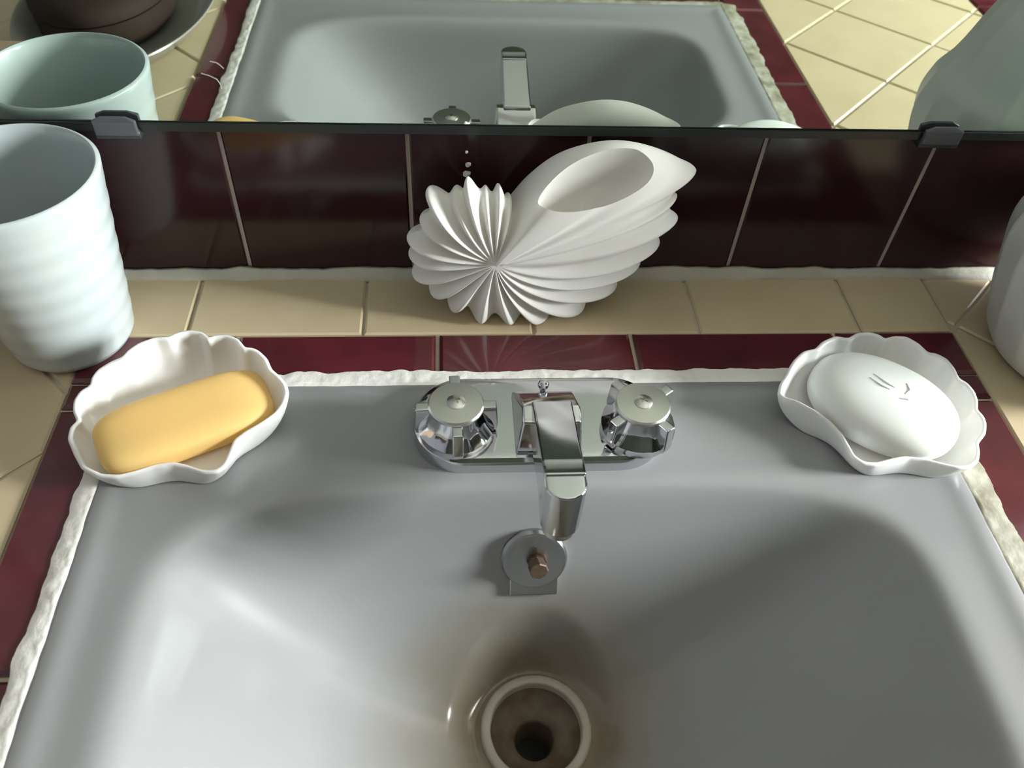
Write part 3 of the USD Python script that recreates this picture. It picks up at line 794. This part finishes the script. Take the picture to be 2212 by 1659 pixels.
# ================================================================== CUP (left) AND JAR (right)
cx_, cy_ = -0.2735, -0.0602
prof = []
Hc, rb, rtop = 0.1195, 0.0345, 0.0495
zs = np.linspace(0.006, Hc - 0.004, 110)
wave = lambda z: 0.00022 * np.sin(2 * np.pi * z / 0.0150) * np.clip((Hc - 0.010 - z) / 0.012, 0, 1) * np.clip((z - .008) / .01, 0, 1)
rc = lambda z: rb + (rtop - rb) * np.clip(z / Hc, 0, 1) ** 0.95
prof += [(0, 0.0006), (rb - 0.006, 0.0004), (rb - 0.0035, 0.0008), (rb - 0.001, 0.0028)]
prof += [(rc(z) + wave(z), z) for z in zs]
prof += [(rtop - 0.0002, Hc - 0.0015), (rtop - 0.0012, Hc - 0.0003), (rtop - 0.0024, Hc), (rtop - 0.0034, Hc - 0.0008), (rtop - 0.0038, Hc - 0.003)]
prof += [(rc(z) - 0.0040, z) for z in np.linspace(Hc - 0.006, 0.012, 24)]
prof += [(rb - 0.008, 0.0070), (0, 0.0062)]
cu = thing('tumbler', 'pale bluish white ceramic tumbler with fine rings, left of the sink', 'cup', (cx_, cy_, 0))
part('body', lathe(prof, 120, (cx_, cy_, 0), mod=lambda t, z, r: 1 + 0.004 * np.sin(2 * t + 60 * z)), M['cup'], cu, 50)

jx, jy = 0.3685, -0.0815
jh = [0, .003, .02, .05, .08, .10, .115, .15, .175, .188, .195]
jr = [.048, .052, .0620, .0700, .0750, .0715, .0635, .0515, .0380, .0380, .0420]
jf = PchipInterpolator(jh, jr)
outp = [(0, 0.0005), (0.046, 0.0005)] + [(float(jf(z)), float(z) + 0.0005) for z in np.linspace(0.001, 0.195, 90)]
inp = [(float(jf(z)) - 0.004, float(z) + 0.0005) for z in np.linspace(0.1945, 0.010, 60)] + [(0, 0.008)]
flute = lambda t, z, r: 1 - 0.034 * (np.abs(np.sin(9 * t + 3.0 * z)) ** 0.7) * np.clip((0.17 - z) / .03, 0, 1) * np.clip((z - .004) / .02, 0, 1) * (r > 0.046)
ja = thing('fluted_vase', 'bulbous pale fluted ceramic vase on the counter right of the sink', 'vase', (jx, jy, 0))
part('body', lathe(outp + inp, 216, (jx, jy, 0), mod=flute), M['jar'], ja, 50)

# ================================================================== THINGS SEEN ONLY IN THE MIRROR (front left of the counter)
def oval(m_, sy, yc):
    m_ = m_.copy()
    m_.vertices = np.asarray(m_.vertices) * [1, sy, 1] + [0, yc * (1 - sy), 0]
    return m_


ty = thing('oval_tray', 'pale glossy oval tray under the brown case, seen in the mirror', 'tray', (-0.350, -0.380, 0))
part('tray', oval(lathe([(0, 0.0006), (0.062, 0.0006), (0.066, 0.0016), (0.076, 0.010), (0.083, 0.0185), (0.0875, 0.0225), (0.0870, 0.0238), (0.0835, 0.0232), (0.0745, 0.0125), (0.064, 0.0046), (0, 0.0040)], 96, (-0.350, -0.384, 0)), 1.66, -0.384), M['plastic_bag'], ty, 50)
bk = thing('oval_case', 'dark brown oval case lying in the pale tray, seen in the mirror', 'case', (-0.360, -0.380, 0.0042))
part('body', oval(lathe([(0, 0.0044), (0.046, 0.0044), (0.054, 0.0075), (0.0600, 0.016), (0.0610, 0.028), (0.0610, 0.034), (0, 0.034)], 80, (-0.360, -0.380, 0)), 1.45, -0.380), M['brown'], bk, 40)
part('lid', oval(lathe([(0, 0.0344), (0.0606, 0.0344), (0.0622, 0.036), (0.0618, 0.043), (0.056, 0.052), (0.040, 0.057), (0, 0.058)], 80, (-0.360, -0.380, 0)), 1.45, -0.380), M['brown'], bk, 40)
cb = thing('card_box', 'pinkish tan cardboard box beyond the tumbler, seen in the mirror', 'box', (-0.452, -0.192, 0))
part('body', oriented(rbox(-0.078, 0.078, -0.050, 0.050, -0.024, 0.024, 0.0015), (-0.458, -0.190, 0.0248), 0.0), M['cardboard'], cb, 30)
part('flap', oriented(rbox(-0.077, 0.077, -0.020, 0.049, 0.0242, 0.0256, 0.0005), (-0.458, -0.190, 0.0248), 0.0), M['cardboard'], cb, 30)

# two pale hairs clinging to the glass
HAIRS = [[(-0.1752, -0.0054, 0.1464), (-0.1712, -0.0054, 0.1452), (-0.1675, -0.0054, 0.1431), (-0.1663, -0.0054, 0.1404), (-0.1659, -0.0054, 0.1377)], [(-0.169, -0.0054, 0.1534), (-0.1664, -0.0054, 0.1529), (-0.1646, -0.0054, 0.1519), (-0.1625, -0.0054, 0.1493)]]
hr = thing('stray_hair', 'two thin pale hairs clinging to the mirror glass above the tumbler', 'hair', (-0.178, -0.0054, 0.148))
for q in HAIRS:
    part('strand', chain(q, [0.00009] * len(q)), M['hair'], hr, True)
